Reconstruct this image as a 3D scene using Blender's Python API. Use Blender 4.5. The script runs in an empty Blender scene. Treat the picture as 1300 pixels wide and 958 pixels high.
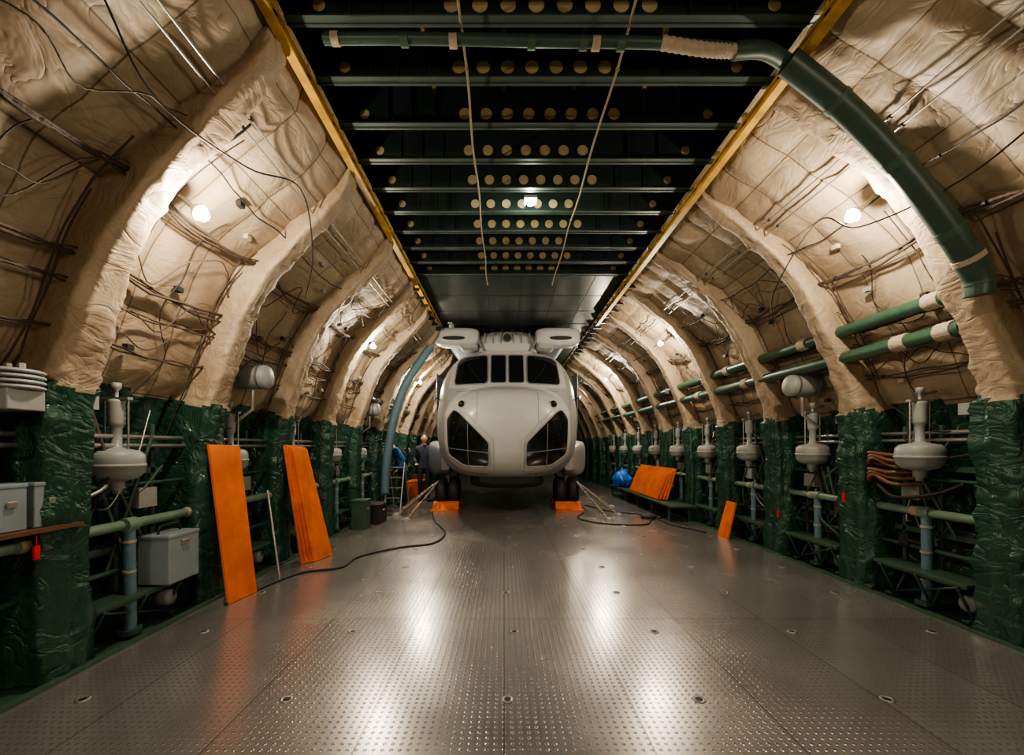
import bpy, bmesh, math, random
from mathutils import Vector, noise, Matrix
from mathutils.bvhtree import BVHTree
random.seed(7)
H=1.45
def V(x,d,z): return Vector((x,d,z+H))
sc=bpy.context.scene
COL=sc.collection

# ---------------------------------------------------------------- materials
def M(name,col,rough=.6,metal=0.,ns=8.,bump=.15,var=.2,dist=.02,emit=None,coat=0,wr=False,sheen=0):
    m=bpy.data.materials.new(name); m.use_nodes=True
    nt=m.node_tree; N=nt.nodes; L=nt.links
    b=N['Principled BSDF']
    b.inputs['Roughness'].default_value=rough; b.inputs['Metallic'].default_value=metal
    b.inputs['Coat Weight'].default_value=coat
    tc=N.new('ShaderNodeTexCoord')
    nz=N.new('ShaderNodeTexNoise'); nz.inputs['Scale'].default_value=ns; nz.inputs['Detail'].default_value=3 if wr else 6
    if wr: nz.inputs['Distortion'].default_value=1.0; nz.inputs['Roughness'].default_value=.4
    L.new(tc.outputs['Object'],nz.inputs['Vector'])
    mx=N.new('ShaderNodeMix'); mx.data_type='RGBA'
    mx.inputs[6].default_value=(*[c*(1-var) for c in col],1); mx.inputs[7].default_value=(*[min(1,c*(1+var)) for c in col],1)
    L.new(nz.outputs['Fac'],mx.inputs[0]); L.new(mx.outputs[2],b.inputs['Base Color'])
    if bump>0:
        bp=N.new('ShaderNodeBump'); bp.inputs['Strength'].default_value=bump; bp.inputs['Distance'].default_value=dist
        if wr:
            mp=N.new('ShaderNodeMapping'); mp.inputs['Scale'].default_value=(1.0,.6,1.0); L.new(tc.outputs['Object'],mp.inputs['Vector'])
            n3=N.new('ShaderNodeTexNoise'); n3.inputs['Scale'].default_value=ns; n3.inputs['Detail'].default_value=3.; n3.inputs['Roughness'].default_value=.5; n3.inputs['Distortion'].default_value=1.4
            L.new(mp.outputs[0],n3.inputs['Vector'])
            s1=N.new('ShaderNodeMath'); s1.operation='SUBTRACT'; s1.inputs[1].default_value=.5; L.new(n3.outputs['Fac'],s1.inputs[0])
            s2=N.new('ShaderNodeMath'); s2.operation='ABSOLUTE'; L.new(s1.outputs[0],s2.inputs[0])
            s3=N.new('ShaderNodeMath'); s3.operation='POWER'; s3.inputs[1].default_value=.6; L.new(s2.outputs[0],s3.inputs[0])
            L.new(s3.outputs[0],bp.inputs['Height'])
        else: L.new(nz.outputs['Fac'],bp.inputs['Height'])
        L.new(bp.outputs['Normal'],b.inputs['Normal'])
    if emit:
        b.inputs['Emission Color'].default_value=(*emit[0],1); b.inputs['Emission Strength'].default_value=emit[1]
    return m

def grime(m,lo=.4,sc_=1.3):
    nt=m.node_tree; N=nt.nodes; L=nt.links; b=N['Principled BSDF']
    uv=N.new('ShaderNodeTexCoord')
    n2=N.new('ShaderNodeTexNoise'); n2.inputs['Scale'].default_value=sc_; n2.inputs['Detail'].default_value=6
    L.new(uv.outputs['Object'],n2.inputs['Vector'])
    cr=N.new('ShaderNodeValToRGB'); cr.color_ramp.elements[0].position=.34; cr.color_ramp.elements[0].color=(lo,lo*.93,lo*.86,1)
    cr.color_ramp.elements[1].position=.66; cr.color_ramp.elements[1].color=(1,1,1,1)
    L.new(n2.outputs['Fac'],cr.inputs[0])
    src=b.inputs['Base Color'].links[0].from_socket
    m2=N.new('ShaderNodeMix'); m2.data_type='RGBA'; m2.blend_type='MULTIPLY'; m2.inputs[0].default_value=1
    L.new(src,m2.inputs[6]); L.new(cr.outputs[0],m2.inputs[7]); L.new(m2.outputs[2],b.inputs['Base Color'])
    return m
def quilt_mat(name,col):
    m=M(name,col,.6,0,5.,.42,.12,.035,wr=True)
    nt=m.node_tree; N=nt.nodes; L=nt.links; b=N['Principled BSDF']
    uv=N.new('ShaderNodeTexCoord')
    br=N.new('ShaderNodeTexBrick'); br.offset=0.; br.inputs['Scale'].default_value=1.
    br.inputs['Brick Width'].default_value=.45; br.inputs['Row Height'].default_value=.62
    br.inputs['Mortar Size'].default_value=.008; br.inputs['Mortar Smooth'].default_value=.7
    br.inputs['Color1'].default_value=(1,1,1,1); br.inputs['Color2'].default_value=(.84,.83,.82,1); br.inputs['Mortar'].default_value=(.34,.29,.24,1)
    L.new(uv.outputs['UV'],br.inputs['Vector'])
    src=b.inputs['Base Color'].links[0].from_socket
    mu=N.new('ShaderNodeMix'); mu.data_type='RGBA'; mu.blend_type='MULTIPLY'; mu.inputs[0].default_value=1
    L.new(src,mu.inputs[6]); L.new(br.outputs['Color'],mu.inputs[7]); L.new(mu.outputs[2],b.inputs['Base Color'])
    return grime(m,.66)

BEIGE=quilt_mat('beige_quilted_insulation',(.40,.32,.225))
RIBF=grime(M('beige_rib_fabric',(.385,.305,.212),.58,0,6,.42,.12,.035,wr=True),.72,2.2)
GREEN=M('green_tarpaulin',(.020,.066,.042),.30,0,4.5,.6,.25,.05,wr=True)
GPAINT=M('green_structure_paint',(.045,.09,.058),.5,0,10,.05,.2)
DGREEN=M('dark_green_beam_paint',(.018,.032,.026),.45,.1,6,.05,.3)
FLG=M('beam_flange_green',(.06,.088,.074),.4,.2,6,.05,.2)
PIPEG=M('green_pipe_paint',(.035,.085,.052),.38,0,9,.08,.25)
DUCTG=M('dull_green_duct_paint',(.032,.066,.048),.42,0,9,.08,.25)
PIPEL=M('pale_green_pipe',(.15,.23,.165),.4,0,9,.05,.2)
WRAP=M('beige_pipe_wrap',(.38,.31,.23),.8,0,30,.5,.25)
BLUEW=M('blue_pipe_wrap',(.11,.20,.25),.6,0,20,.4,.25)
RAIL=grime(M('ochre_rail_paint',(.58,.36,.075),.45,0,10,.1,.3),.65,6)
STEEL=M('steel',(.40,.39,.37),.38,.8,12,.05,.15)
GREYP=M('grey_equipment_paint',(.27,.28,.27),.45,0,10,.08,.15)
GREYB=M('blue_grey_box_paint',(.22,.27,.29),.45,0,8,.05,.15)
DARK=M('dark_rubber',(.015,.015,.015),.6,0,20,.1,.2)
CABLE=M('brown_cable_wrap',(.065,.045,.032),.8,0,25,.6,.35)
TANROPE=M('tan_rope',(.26,.21,.15),.8,0,40,.5,.2)
ORANGE=grime(M('orange_painted_board',(.80,.18,.022),.5,0,6,.15,.2),.75,3)
BROWN=M('rusty_copper_tubing',(.16,.075,.04),.5,.3,15,.2,.3)
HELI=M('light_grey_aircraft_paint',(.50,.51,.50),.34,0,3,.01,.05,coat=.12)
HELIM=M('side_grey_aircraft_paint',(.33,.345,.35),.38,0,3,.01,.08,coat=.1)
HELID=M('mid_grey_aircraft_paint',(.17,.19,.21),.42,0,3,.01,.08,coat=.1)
GLASS=M('dark_tinted_glass',(.008,.010,.010),.10,0,3,0,.1,coat=.3)
INT=M('dark_intake',(.02,.02,.02),.6,0,5,0,.1)
BLUE=M('blue_plastic_sack',(.01,.14,.60),.3,0,8,.5,.3,.04,wr=True)
RED=M('red_tag',(.6,.02,.02),.5,0,8,0,.1)
HOLE=M('ochre_painted_lit_hole',(.42,.33,.18),.7,0,4,.1,.5)  # lit lining seen through the web holes, painted on as ochre
YEL=M('yellow_stringer',(.22,.16,.04),.6,0,4,.1,.4)
PLATE=M('dark_ceiling_plate',(.045,.06,.055),.28,.3,4,.05,.3)
BULB=M('lamp_bulb',(1,.95,.85),.3,0,1,0,0,emit=((1,.94,.84),200))
SKIN=M('skin',(.55,.32,.22),.5,0,20,.05,.1)
HAIR=M('dark_hair',(.03,.02,.015),.7,0,60,.4,.3)
JKD=M('navy_jacket',(.02,.025,.05),.8,0,15,.3,.2)
JKB=M('blue_jacket',(.03,.12,.35),.8,0,15,.3,.2)
TRS=M('dark_trousers',(.02,.02,.025),.8,0,15,.3,.2)

def floor_mat():
    m=M('studded_metal_deck',(.46,.45,.44),.33,.72,2.5,.0,.05)
    nt=m.node_tree; N=nt.nodes; L=nt.links; b=N['Principled BSDF']
    tc=N.new('ShaderNodeTexCoord')
    vo=N.new('ShaderNodeTexVoronoi'); vo.inputs['Scale'].default_value=24; vo.inputs['Randomness'].default_value=0; vo.voronoi_dimensions='2D'
    L.new(tc.outputs['Object'],vo.inputs['Vector'])
    r=N.new('ShaderNodeMapRange'); r.inputs['From Min'].default_value=.12; r.inputs['From Max'].default_value=.24; r.inputs['To Min'].default_value=1; r.inputs['To Max'].default_value=0
    L.new(vo.outputs['Distance'],r.inputs['Value'])
    sw=N.new('ShaderNodeSeparateXYZ'); L.new(tc.outputs['Object'],sw.inputs[0])
    cb=N.new('ShaderNodeCombineXYZ'); L.new(sw.outputs['Y'],cb.inputs['X']); L.new(sw.outputs['X'],cb.inputs['Y'])
    def brick(w,h,ms,c2,mo):
        br=N.new('ShaderNodeTexBrick'); br.inputs['Scale'].default_value=1; br.offset=0; br.inputs['Brick Width'].default_value=w
        br.inputs['Row Height'].default_value=h; br.inputs['Mortar Size'].default_value=ms; br.inputs['Mortar Smooth'].default_value=.2
        br.inputs['Color1'].default_value=(1,1,1,1); br.inputs['Color2'].default_value=(c2,c2*.99,c2*.98,1); br.inputs['Mortar'].default_value=(mo,mo,mo,1)
        L.new(cb.outputs[0],br.inputs['Vector']); return br
    br=brick(3.6,.72,.004,.88,.35); 
    n2=N.new('ShaderNodeTexNoise'); n2.inputs['Scale'].default_value=1.0; n2.inputs['Detail'].default_value=3; L.new(tc.outputs['Object'],n2.inputs['Vector'])
    st=N.new('ShaderNodeMapRange'); st.inputs['From Min'].default_value=.3; st.inputs['From Max'].default_value=.7; st.inputs['To Min'].default_value=.88; st.inputs['To Max'].default_value=1.04
    L.new(n2.outputs['Fac'],st.inputs['Value'])
    src=b.inputs['Base Color'].links[0].from_socket
    mu=N.new('ShaderNodeMix'); mu.data_type='RGBA'; mu.blend_type='MULTIPLY'; mu.inputs[0].default_value=1
    L.new(src,mu.inputs[6]); L.new(br.outputs['Color'],mu.inputs[7])
    m4=N.new('ShaderNodeMix'); m4.data_type='RGBA'; m4.blend_type='MULTIPLY'; m4.inputs[0].default_value=1
    L.new(mu.outputs[2],m4.inputs[6]); L.new(st.outputs[0],m4.inputs[7])
    m3=N.new('ShaderNodeMix'); m3.data_type='RGBA'; m3.inputs[7].default_value=(.13,.12,.115,1)
    ml=N.new('ShaderNodeMath'); ml.operation='MULTIPLY'; ml.inputs[1].default_value=.5
    L.new(r.outputs[0],ml.inputs[0]); L.new(ml.outputs[0],m3.inputs[0]); L.new(m4.outputs[2],m3.inputs[6]); L.new(m3.outputs[2],b.inputs['Base Color'])
    ad=N.new('ShaderNodeMath'); ad.operation='SUBTRACT'; L.new(r.outputs[0],ad.inputs[0]); L.new(br.outputs['Fac'],ad.inputs[1])
    bp=N.new('ShaderNodeBump'); bp.inputs['Strength'].default_value=.45; bp.inputs['Distance'].default_value=.003
    L.new(ad.outputs[0],bp.inputs['Height']); L.new(bp.outputs[0],b.inputs['Normal'])
    rr=N.new('ShaderNodeMapRange'); rr.inputs['From Min'].default_value=.3; rr.inputs['From Max'].default_value=.7; rr.inputs['To Min'].default_value=.21; rr.inputs['To Max'].default_value=.29
    L.new(n2.outputs['Fac'],rr.inputs['Value']); L.new(rr.outputs[0],b.inputs['Roughness'])
    return m
DECK=floor_mat()

# ---------------------------------------------------------------- mesh builder
class MB:
    def __init__(s): s.v=[];s.f=[];s.m=[];s.s=[];s.mats=[]
    def add(s,vs,fs,mat,smooth=True):
        if mat not in s.mats: s.mats.append(mat)
        k=s.mats.index(mat); o=len(s.v); s.v+= [tuple(p) for p in vs]
        for f in fs: s.f.append([i+o for i in f]); s.m.append(k); s.s.append(smooth)
    def box(s,c,size,mat,rot=None):
        hx,hy,hz=[a/2 for a in size]; c=Vector(c)
        P=[Vector((x,y,z)) for x in(-hx,hx) for y in(-hy,hy) for z in(-hz,hz)]
        if rot is not None: P=[rot@p for p in P]
        s.add([p+c for p in P],[(0,1,3,2),(4,6,7,5),(0,4,5,1),(2,3,7,6),(0,2,6,4),(1,5,7,3)],mat,False)
    def hexa(s,P,mat):
        s.add(P,[(0,3,2,1),(4,5,6,7),(0,1,5,4),(1,2,6,5),(2,3,7,6),(3,0,4,7)],mat,False)
    def tube(s,pts,r,mat,n=8,cap=True):
        pts=[Vector(p) for p in pts]; R=r if isinstance(r,(list,tuple)) else [r]*len(pts)
        t0=(pts[1]-pts[0]).normalized(); up=Vector((0,0,1)) if abs(t0.z)<.9 else Vector((1,0,0))
        nrm=t0.cross(up).normalized(); vs=[]
        for i,p in enumerate(pts):
            t=(pts[min(i+1,len(pts)-1)]-pts[max(i-1,0)])
            t=t.normalized() if t.length>1e-9 else t0
            nrm=(nrm-t*nrm.dot(t)); nrm=nrm.normalized() if nrm.length>1e-6 else t.orthogonal().normalized()
            b=t.cross(nrm)
            for k in range(n):
                a=2*math.pi*k/n; vs.append(p+(nrm*math.cos(a)+b*math.sin(a))*R[i])
        fs=[(i*n+k,i*n+(k+1)%n,(i+1)*n+(k+1)%n,(i+1)*n+k) for i in range(len(pts)-1) for k in range(n)]
        s.add(vs,fs,mat,True)
        if cap:
            s.add(vs[:n],[tuple(range(n))[::-1]],mat,False); s.add(vs[-n:],[tuple(range(n))],mat,False)
    def cyl(s,a,b,r,mat,n=20,r2=None): s.tube([a,b],[r,r if r2 is None else r2],mat,n)
    def sphere(s,c,r,mat,nu=16,nv=10,fn=None):
        c=Vector(c); rx,ry,rz=r if isinstance(r,(tuple,list)) else (r,r,r); vs=[]
        for j in range(nv+1):
            ph=math.pi*j/nv
            for i in range(nu):
                th=2*math.pi*i/nu
                p=Vector((rx*math.sin(ph)*math.cos(th),ry*math.sin(ph)*math.sin(th),rz*math.cos(ph)))
                if fn: p=fn(p)
                vs.append(c+p)
        fs=[(j*nu+i,(j+1)*nu+i,(j+1)*nu+(i+1)%nu,j*nu+(i+1)%nu) for j in range(nv) for i in range(nu)]
        s.add(vs,fs,mat,True)
    def lathe(s,c,prof,mat,n=24,axis='Z'):
        c=Vector(c); vs=[]
        for r,z in prof:
            for i in range(n):
                a=2*math.pi*i/n; x,y=r*math.cos(a),r*math.sin(a)
                p={'Z':(x,y,z),'X':(z,x,y),'Y':(x,z,y)}[axis]; vs.append(c+Vector(p))
        fs=[(j*n+i,j*n+(i+1)%n,(j+1)*n+(i+1)%n,(j+1)*n+i) for j in range(len(prof)-1) for i in range(n)]
        s.add(vs,fs,mat,False if len(prof)<3 else True)
    def obj(s,name,bevel=0,parent=None,auto=True):
        me=bpy.data.meshes.new(name); me.from_pydata(s.v,[],s.f)
        for m in s.mats: me.materials.append(m)
        me.polygons.foreach_set('material_index',s.m); me.polygons.foreach_set('use_smooth',s.s); me.update()
        bm=bmesh.new(); bm.from_mesh(me); bmesh.ops.recalc_face_normals(bm,faces=bm.faces); bm.to_mesh(me); bm.free()
        o=bpy.data.objects.new(name,me); COL.objects.link(o)
        if bevel:
            b=o.modifiers.new('bevel','BEVEL'); b.width=bevel; b.segments=2; b.limit_method='ANGLE'; b.angle_limit=math.radians(50)
        if parent: o.parent=parent
        return o

def crom(P,n=12):
    P=[Vector(p) for p in P]; out=[]
    Q=[P[0]*2-P[1]]+P+[P[-1]*2-P[-2]]
    for i in range(1,len(Q)-2):
        for k in range(n):
            t=k/n; a,b,c,d=Q[i-1],Q[i],Q[i+1],Q[i+2]
            out.append(.5*((2*b)+(c-a)*t+(2*a-5*b+4*c-d)*t*t+(3*b-a-3*c+d)*t*t*t))
    out.append(P[-1]); return out

# ---------------------------------------------------------------- hold profile (x , z above eye)
PR={'R':[(3.70,-1.45),(3.72,-.6),(3.68,.3),(3.54,.8),(3.36,1.18),(3.15,1.60),(2.86,1.97),(2.48,2.3),(2.12,2.58),(2.02,2.72)],
    'L':[(-2.78,-1.45),(-2.80,-.6),(-2.76,.26),(-2.62,.74),(-2.47,1.18),(-2.27,1.55),(-2.02,1.85),(-1.74,2.14),(-1.50,2.42),(-1.44,2.66)]}
PC={}
for k,p in PR.items():
    c=[Vector((q.x,q.y)) for q in crom([Vector((a,b,0)) for a,b in p],10)]
    L=[0]
    for i in range(1,len(c)): L.append(L[-1]+(c[i]-c[i-1]).length)
    PC[k]=(c,L)
def prof(side,s):
    c,L=PC[side]; s=max(0,min(L[-1]-1e-6,s))
    for i in range(1,len(L)):
        if L[i]>=s: break
    t=(s-L[i-1])/(L[i]-L[i-1]); p=c[i-1].lerp(c[i],t)
    a=c[max(i-3,0)]; b=c[min(i+2,len(c)-1)]; tg=(b-a).normalized()
    n=Vector((tg.y,-tg.x)) if side=='R' else Vector((-tg.y,tg.x))
    return p,n
def s_of_z(side,z):
    c,L=PC[side]
    for i in range(len(c)):
        if c[i].y>=z: return L[i]
    return L[-1]
def shell_off(z): 
    t=max(0,min(1,(z+.1)/.6)); o=.50*(1-t)+.30*t
    u=max(0,min(1,(z-1.5)/1.15)); return o*(1-u)+.08*u
def surf(side,s,D,inw=0.):
    p,n=prof(side,s); o=shell_off(p.y)-inw; q=p+n*o
    return Vector((q.x,D,q.y+H))
def ridge(x,y,z,p): return (1-min(1,2.2*abs(noise.noise(Vector((x,y,z))))))**p
ZT=.33
D0,D1=-3.2,21.
RIBS={'L':[1.4+1.35*i for i in range(-3,15)],'R':[1.85+1.35*i for i in range(-3,15)]}

for side in 'LR':
    smax=PC[side][1][-1]; st=s_of_z(side,ZT)
    nd=int((D1-D0)/.04); ns=104; vs=[];fs=[];mi=[];uvs=[]
    off0=RIBS[side][0]
    sf=[(surf(side,smax*j/ns,0,0),surf(side,smax*j/ns,0,1)) for j in range(ns+1)]
    for i in range(nd+1):
        D=D0+(D1-D0)*i/nd
        for j in range(ns+2):
            if j==ns+1:
                vs.append(Vector(((-1.40 if side=='L' else 1.97),D,H+2.75))); uvs.append((D-off0,smax+.2-st+6.2)); continue
            s=smax*j/ns
            u=(D-off0)/.45; w=(s-st)/.62
            pu=abs(math.sin(math.pi*u)); pw=abs(math.sin(math.pi*w))
            pf=(pu**.4)*(pw**.4)
            nz=noise.noise(Vector((D*1.6,s*1.6,5.*(side=='L'))))
            cr=ridge(D*2.4+s*.8,s*1.6-D*.6,9.,3); cr2=ridge(D*4.2,s*2.0+D,19.,3)
            if s>st: inw=.05*pf+.014*nz+.018*cr+.009*cr2
            else:
                inw=(.04*math.sin(D*19+3*noise.noise(Vector((D*1.5,s*.8,2))))+.015*math.sin(D*43+s*3))*(.4+.6*s/st)+.05*nz+.03*cr+.02*cr2
                if s<.12: inw*=s/.12
            a,b=sf[j]; q=a.lerp(b,inw); q.y=D
            vs.append(q); uvs.append((D-off0,s-st+6.2))
    W=ns+2
    for i in range(nd):
        for j in range(ns+1):
            a=i*W+j; fs.append((a,a+1,a+W+1,a+W)); 
            zj=smax*(j+.5)/ns+.02*math.sin(i*.3)
            mi.append(0 if zj>st else 1)
    nm='wall_left' if side=='L' else 'wall_right'
    me=bpy.data.meshes.new(nm); me.from_pydata(vs,[],fs); me.materials.append(BEIGE); me.materials.append(GREEN)
    me.polygons.foreach_set('material_index',mi); me.polygons.foreach_set('use_smooth',[True]*len(fs))
    ul=me.uv_layers.new(name='UVMap')
    for l in me.loops: ul.data[l.index].uv=uvs[l.vertex_index]
    o=bpy.data.objects.new(nm,me); COL.objects.link(o)
    for D in RIBS[side]:
        mb=MB(); sec=[(-.115,0),(-.118,.06),(-.12,.12),(-.12,.17),(-.12,.22),(-.119,.26),(-.117,.295),(-.105,.318),(-.07,.322),(-.035,.323),(0,.323),(.035,.323),(.07,.322),(.105,.318),(.117,.295),(.12,.24),(.12,.12),(.115,0)]
        n=len(sec); NS=170; V_=[];F0=[];F1=[]
        for j in range(NS+1):
            s=smax*j/NS; p,nn=prof(side,s); so=shell_off(p.y)
            for k,(a,h) in enumerate(sec):
                hh=h/.322*so
                low=s<st; tt=a+(h if a<0 else -h)*.8
                dn=noise.noise(Vector((D*3+a*5,s*1.5,h*4)))
                cr=ridge(D*5+tt*4,s*2.4+tt*3,3.,2.5); cr2=ridge(D*3+tt*9,s*5.5-tt*5,7.,3)
                if low:
                    da=.030*dn; fold=.022*math.sin(tt*60+D*5+2*noise.noise(Vector((s*1.3,D,1))))+.025*cr+.012*cr2
                else:
                    da=.010*dn; fold=.016*cr+.009*cr2-.01
                aa=a*(1.22 if low else (1.05-.25*min(1,(s-st)/1.5)))+da
                if 0<=s-st<.10: aa*=1.12
                sgn=-1 if a<0 else 1
                pp=p+nn*(so-hh-fold*(0 if h==0 else 1))
                V_.append(Vector((pp.x,D+aa+(sgn*fold*.9 if abs(a)>.1 else 0),pp.y+H)))
        for j in range(NS):
            for k in range(n-1):
                f=(j*n+k,j*n+k+1,(j+1)*n+k+1,(j+1)*n+k)
                (F1 if smax*(j+.5)/NS+.03*math.sin(k*.6+D*3)<st else F0).append(f)
        mb.add(V_,F0+F1,RIBF); mb.mats.append(GREEN); mb.m=[0]*len(F0)+[1]*len(F1)
        mb.obj('fuselage_rib')

# ---------------------------------------------------------------- floor
mb=MB(); mb.box((.46,8.9,-.05),(8.2,24.6,.06),GPAINT); mb.obj('floor_side_gutter')
mb=MB(); XL,XR=-2.73,3.65
mb.box(((XL+XR)/2,8.9,-.01),(XR-XL,24.6,.02),DECK)
mb.box((XL-.02,8.9,-.005),(.05,24.6,.05),GPAINT); mb.box((XR+.02,8.9,-.005),(.05,24.6,.05),GPAINT)
mb.obj('floor')
mb=MB()
for i in range(-1,18):
    for x in (-2.42,-1.25,.02,1.12,2.2,3.3):
        c=Vector((x+(.0 if i%2 else .06),1.55+i*.9,0.0))
        mb.lathe(c,[(.036,.001),(.036,.004),(.026,.005),(.022,.002),(0,.002)],STEEL,16)
        mb.lathe(c,[(.020,.0045),(0.0,.0045)],DARK,12)
mb.obj('floor_tie_down_sockets')

# ---------------------------------------------------------------- ceiling
mb=MB(); mb.box((.3,8.9,H+3.16),(4.6,24.6,.05),DGREEN)
for x in (-1.2,-.6,0,.6,1.2,1.8):
    mb.box((x,8.9,H+3.10),(.03,24.4,.07),YEL if x in(-.6,1.2) else DGREEN)
mb.obj('ceiling')
for i in range(-6,10):
    D=2.77+.452*i
    mb=MB(); x0,x1=-1.46,2.04
    mb.box(((x0+x1)/2,D,H+2.92),(x1-x0,.012,.36),DGREEN)
    mb.box(((x0+x1)/2,D-.015,H+2.75),(x1-x0,.08,.010),FLG)
    mb.box(((x0+x1)/2,D-.012,H+2.762),(x1-x0,.012,.024),FLG)
    mb.box(((x0+x1)/2,D,H+3.1),(x1-x0,.08,.012),DGREEN)
    for k in range(8):
        if (k==7 and i%2): continue
        x=-.34+.183*k
        mb.lathe((x,D-.0065,H+2.86),[(.060,0),(.060,-.004),(.052,-.004),(.052,-.001)],DGREEN,20,'Y')
        mb.lathe((x,D-.0075,H+2.86),[(.052,0),(.0,0)],HOLE,20,'Y')  # opaque disc coloured like the lit surface beyond the hole
    for x in (-1.2,1.75):
        mb.lathe((x,D-.0075,H+2.86),[(.042,0),(.0,0)],HOLE,18,'Y')  # same painted lit-hole discs near the beam ends
    for x in (-1.0,-.8,-.6,1.2,1.5): mb.box((x,D-.015,H+2.92),(.02,.02,.34),DGREEN)
    mb.obj('ceiling_beam')
mb=MB()
mb.box((.3,11.4,H+2.80),(3.5,9.2,.04),PLATE)
for x in (-.9,-.3,.3,.9,1.5): mb.box((x,9.,H+2.778),(.012,4.4,.006),DGREEN)
for i in range(4): mb.box((.3,6.95+i*.9,H+2.777),(3.4,.012,.005),DGREEN)
mb.obj('ceiling_panel')
mb=MB()
for i in range(14):
    D=7+.4*i
    mb.box((-1.62,D,H+2.62),(.45,.04,.12),DGREEN); mb.box((2.2,D,H+2.66),(.45,.04,.12),DGREEN)
mb.obj('ceiling_edge_truss')
for x in (-1.42,2.0):
    mb=MB(); z=H+2.64
    mb.box((x,3.1,z-.035),(.066,12.2,.010),RAIL); mb.box((x,3.1,z+.035),(.066,12.2,.010),RAIL); mb.box((x,3.1,z),(.012,12.2,.07),RAIL)
    for i in range(26): mb.box((x,-2.8+i*.452,z+.06),(.04,.05,.06),RAIL)
    mb.obj('hoist_rail')
for x in (-.27,.79):
    mb=MB(); pts=[Vector((x+.008*math.sin(i*1.1),-3+i*.25,H+2.665-.012*abs(math.sin(i*.87)))) for i in range(41)]
    mb.tube(pts,.009,TANROPE,8)
    for i in range(0,41,4): mb.sphere(pts[i],.015,TANROPE,8,6)
    mb.obj('ceiling_rope')
mb=MB(); mb.box((.46,21.05,2.2),(8.6,.1,5.),GPAINT)
for x in range(-3,4): mb.box((x+.4,20.97,2.2),(.06,.06,4.6),FLG)
mb.obj('wall_back')
mb=MB(); mb.box((.46,-3.3,2.2),(8.6,.1,5.),WRAP); mb.obj('wall_front')

# transverse pipe + arched duct
mb=MB()
pts=[V(-1.15,2.72,2.60),V(-.5,2.72,2.60),V(.2,2.72,2.585),V(.9,2.72,2.575),V(1.45,2.74,2.56)]
mb.tube(crom(pts,6),.034,DUCTG,14)
for x in (-1.1,-.66,-.35,.15,.48,.56,.72): mb.cyl(V(x,2.72,2.60-.018*(x+1.1)),V(x+.05,2.72,2.60-.018*(x+1.1)),.040,WRAP if x in(-.35,.56,-1.1) else GPAINT,14)
fl=crom([V(1.0,2.72,2.575),V(1.3,2.73,2.54),V(1.5,2.75,2.55)],14)
mb.tube(fl,[.036+.006*(i%2) for i in range(len(fl))],WRAP,14)
mb.tube(crom([V(1.48,2.75,2.55),V(1.7,2.78,2.58),V(1.96,2.9,2.58)],8),.05,DUCTG,16)
dp=crom([V(1.9,2.86,2.58),V(2.25,2.9,2.36),V(2.50,2.9,2.12),V(2.80,2.9,1.78),V(3.08,2.9,1.40),V(3.24,2.92,1.17),V(3.26,2.93,1.04)],8)
mb.tube(dp,.080,DUCTG,20)
for k in (8,20,30,42): mb.tube(dp[k:k+2],.086,GPAINT,20)
mb.tube(dp[-14:-12],.088,WRAP,20)
mb.obj('ventilation_duct')

def pipe(name,x,z,d0,d1,r,mat,wraps=(),side=None):
    mb=MB(); mb.cyl(V(x,d0,z),V(x,d1,z),r,mat,16)
    for w in wraps:
        mb.tube([V(x,w+q*.025,z) for q in range(6)],[r*1.12+.005*(q%2) for q in range(6)],WRAP,16)
    return mb.obj(name)
pipe('green_supply_pipe',3.50,1.19,3.35,16,.060,PIPEG,(3.40,4.9,6.6,9))
pipe('green_supply_pipe',3.56,.93,3.30,16,.064,PIPEG,(3.36,3.75,6.2,7.7))
pipe('green_supply_pipe',3.68,1.08,1.2,2.95,.075,PIPEG,(2.7,))
pipe('green_supply_pipe',-2.7,.98,8.6,16,.05,PIPEG,(9,11))
for side,x,dd in (('L',-2.98,-.1),('R',3.92,0)):
    for z in (.06,.13): pipe('steel_handrail_pipe',x,z+dd*.5,-2.5,18,.018,STEEL)
    pipe('pale_green_floor_pipe',x+(.06 if side=='L' else -.06),-.60,-2.,18,.038,PIPEL,[1.2+1.35*i for i in range(9)])
    pipe('green_hydraulic_line',x,-.95,-2.,18,.02,PIPEG); pipe('green_hydraulic_line',x,-.30,-2.,18,.015,PIPEG)

def longi(name,side,z,inw,r,mat,d0=-2.5,d1=18,wob=.05,seed=0,strands=1):
    mb=MB(); s0=s_of_z(side,z); n=int((d1-d0)/.06)
    for q in range(strands):
        pts=[]
        for i in range(n+1):
            D=d0+(d1-d0)*i/n
            sag=-.04*abs(math.sin(math.pi*(D-RIBS[side][0])/1.35)) if mat!=STEEL else 0
            w=noise.noise(Vector((D*1.4,seed*3.7,q*1.7)))*wob+.4*wob*noise.noise(Vector((D*4,seed*2.7,q*5.7)))+sag*(1+.5*q)+q*.014
            pts.append(surf(side,min(s0+w,PC[side][1][-1]-.02),D,min(inw,.17)+.3*noise.noise(Vector((D*1.3,seed,7+q)))*wob))
        mb.tube(pts,r*(1 if q<2 else .6),mat,6)
        if q==0:
            for i in range(2,n,22): mb.tube([pts[i],pts[i]+Vector((0,.02,0))],r*1.9,DARK,8)
    return mb.obj(name)
k=0
for side in 'LR':
    for z,inw,r,mat,stn in ((1.60,.12,.011,CABLE,4),(1.10,.12,.011,CABLE,3),(.95,.12,.007,CABLE,2),
                        (2.12,.10,.008,STEEL,1),(2.18,.10,.008,STEEL,1),(1.9,.12,.006,DARK,1),(.66,.12,.008,CABLE,2)):
        k+=1; longi('cable_bundle',side,z,inw,r,mat,seed=k,strands=stn,wob=.06 if mat!=STEEL else .004)
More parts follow.
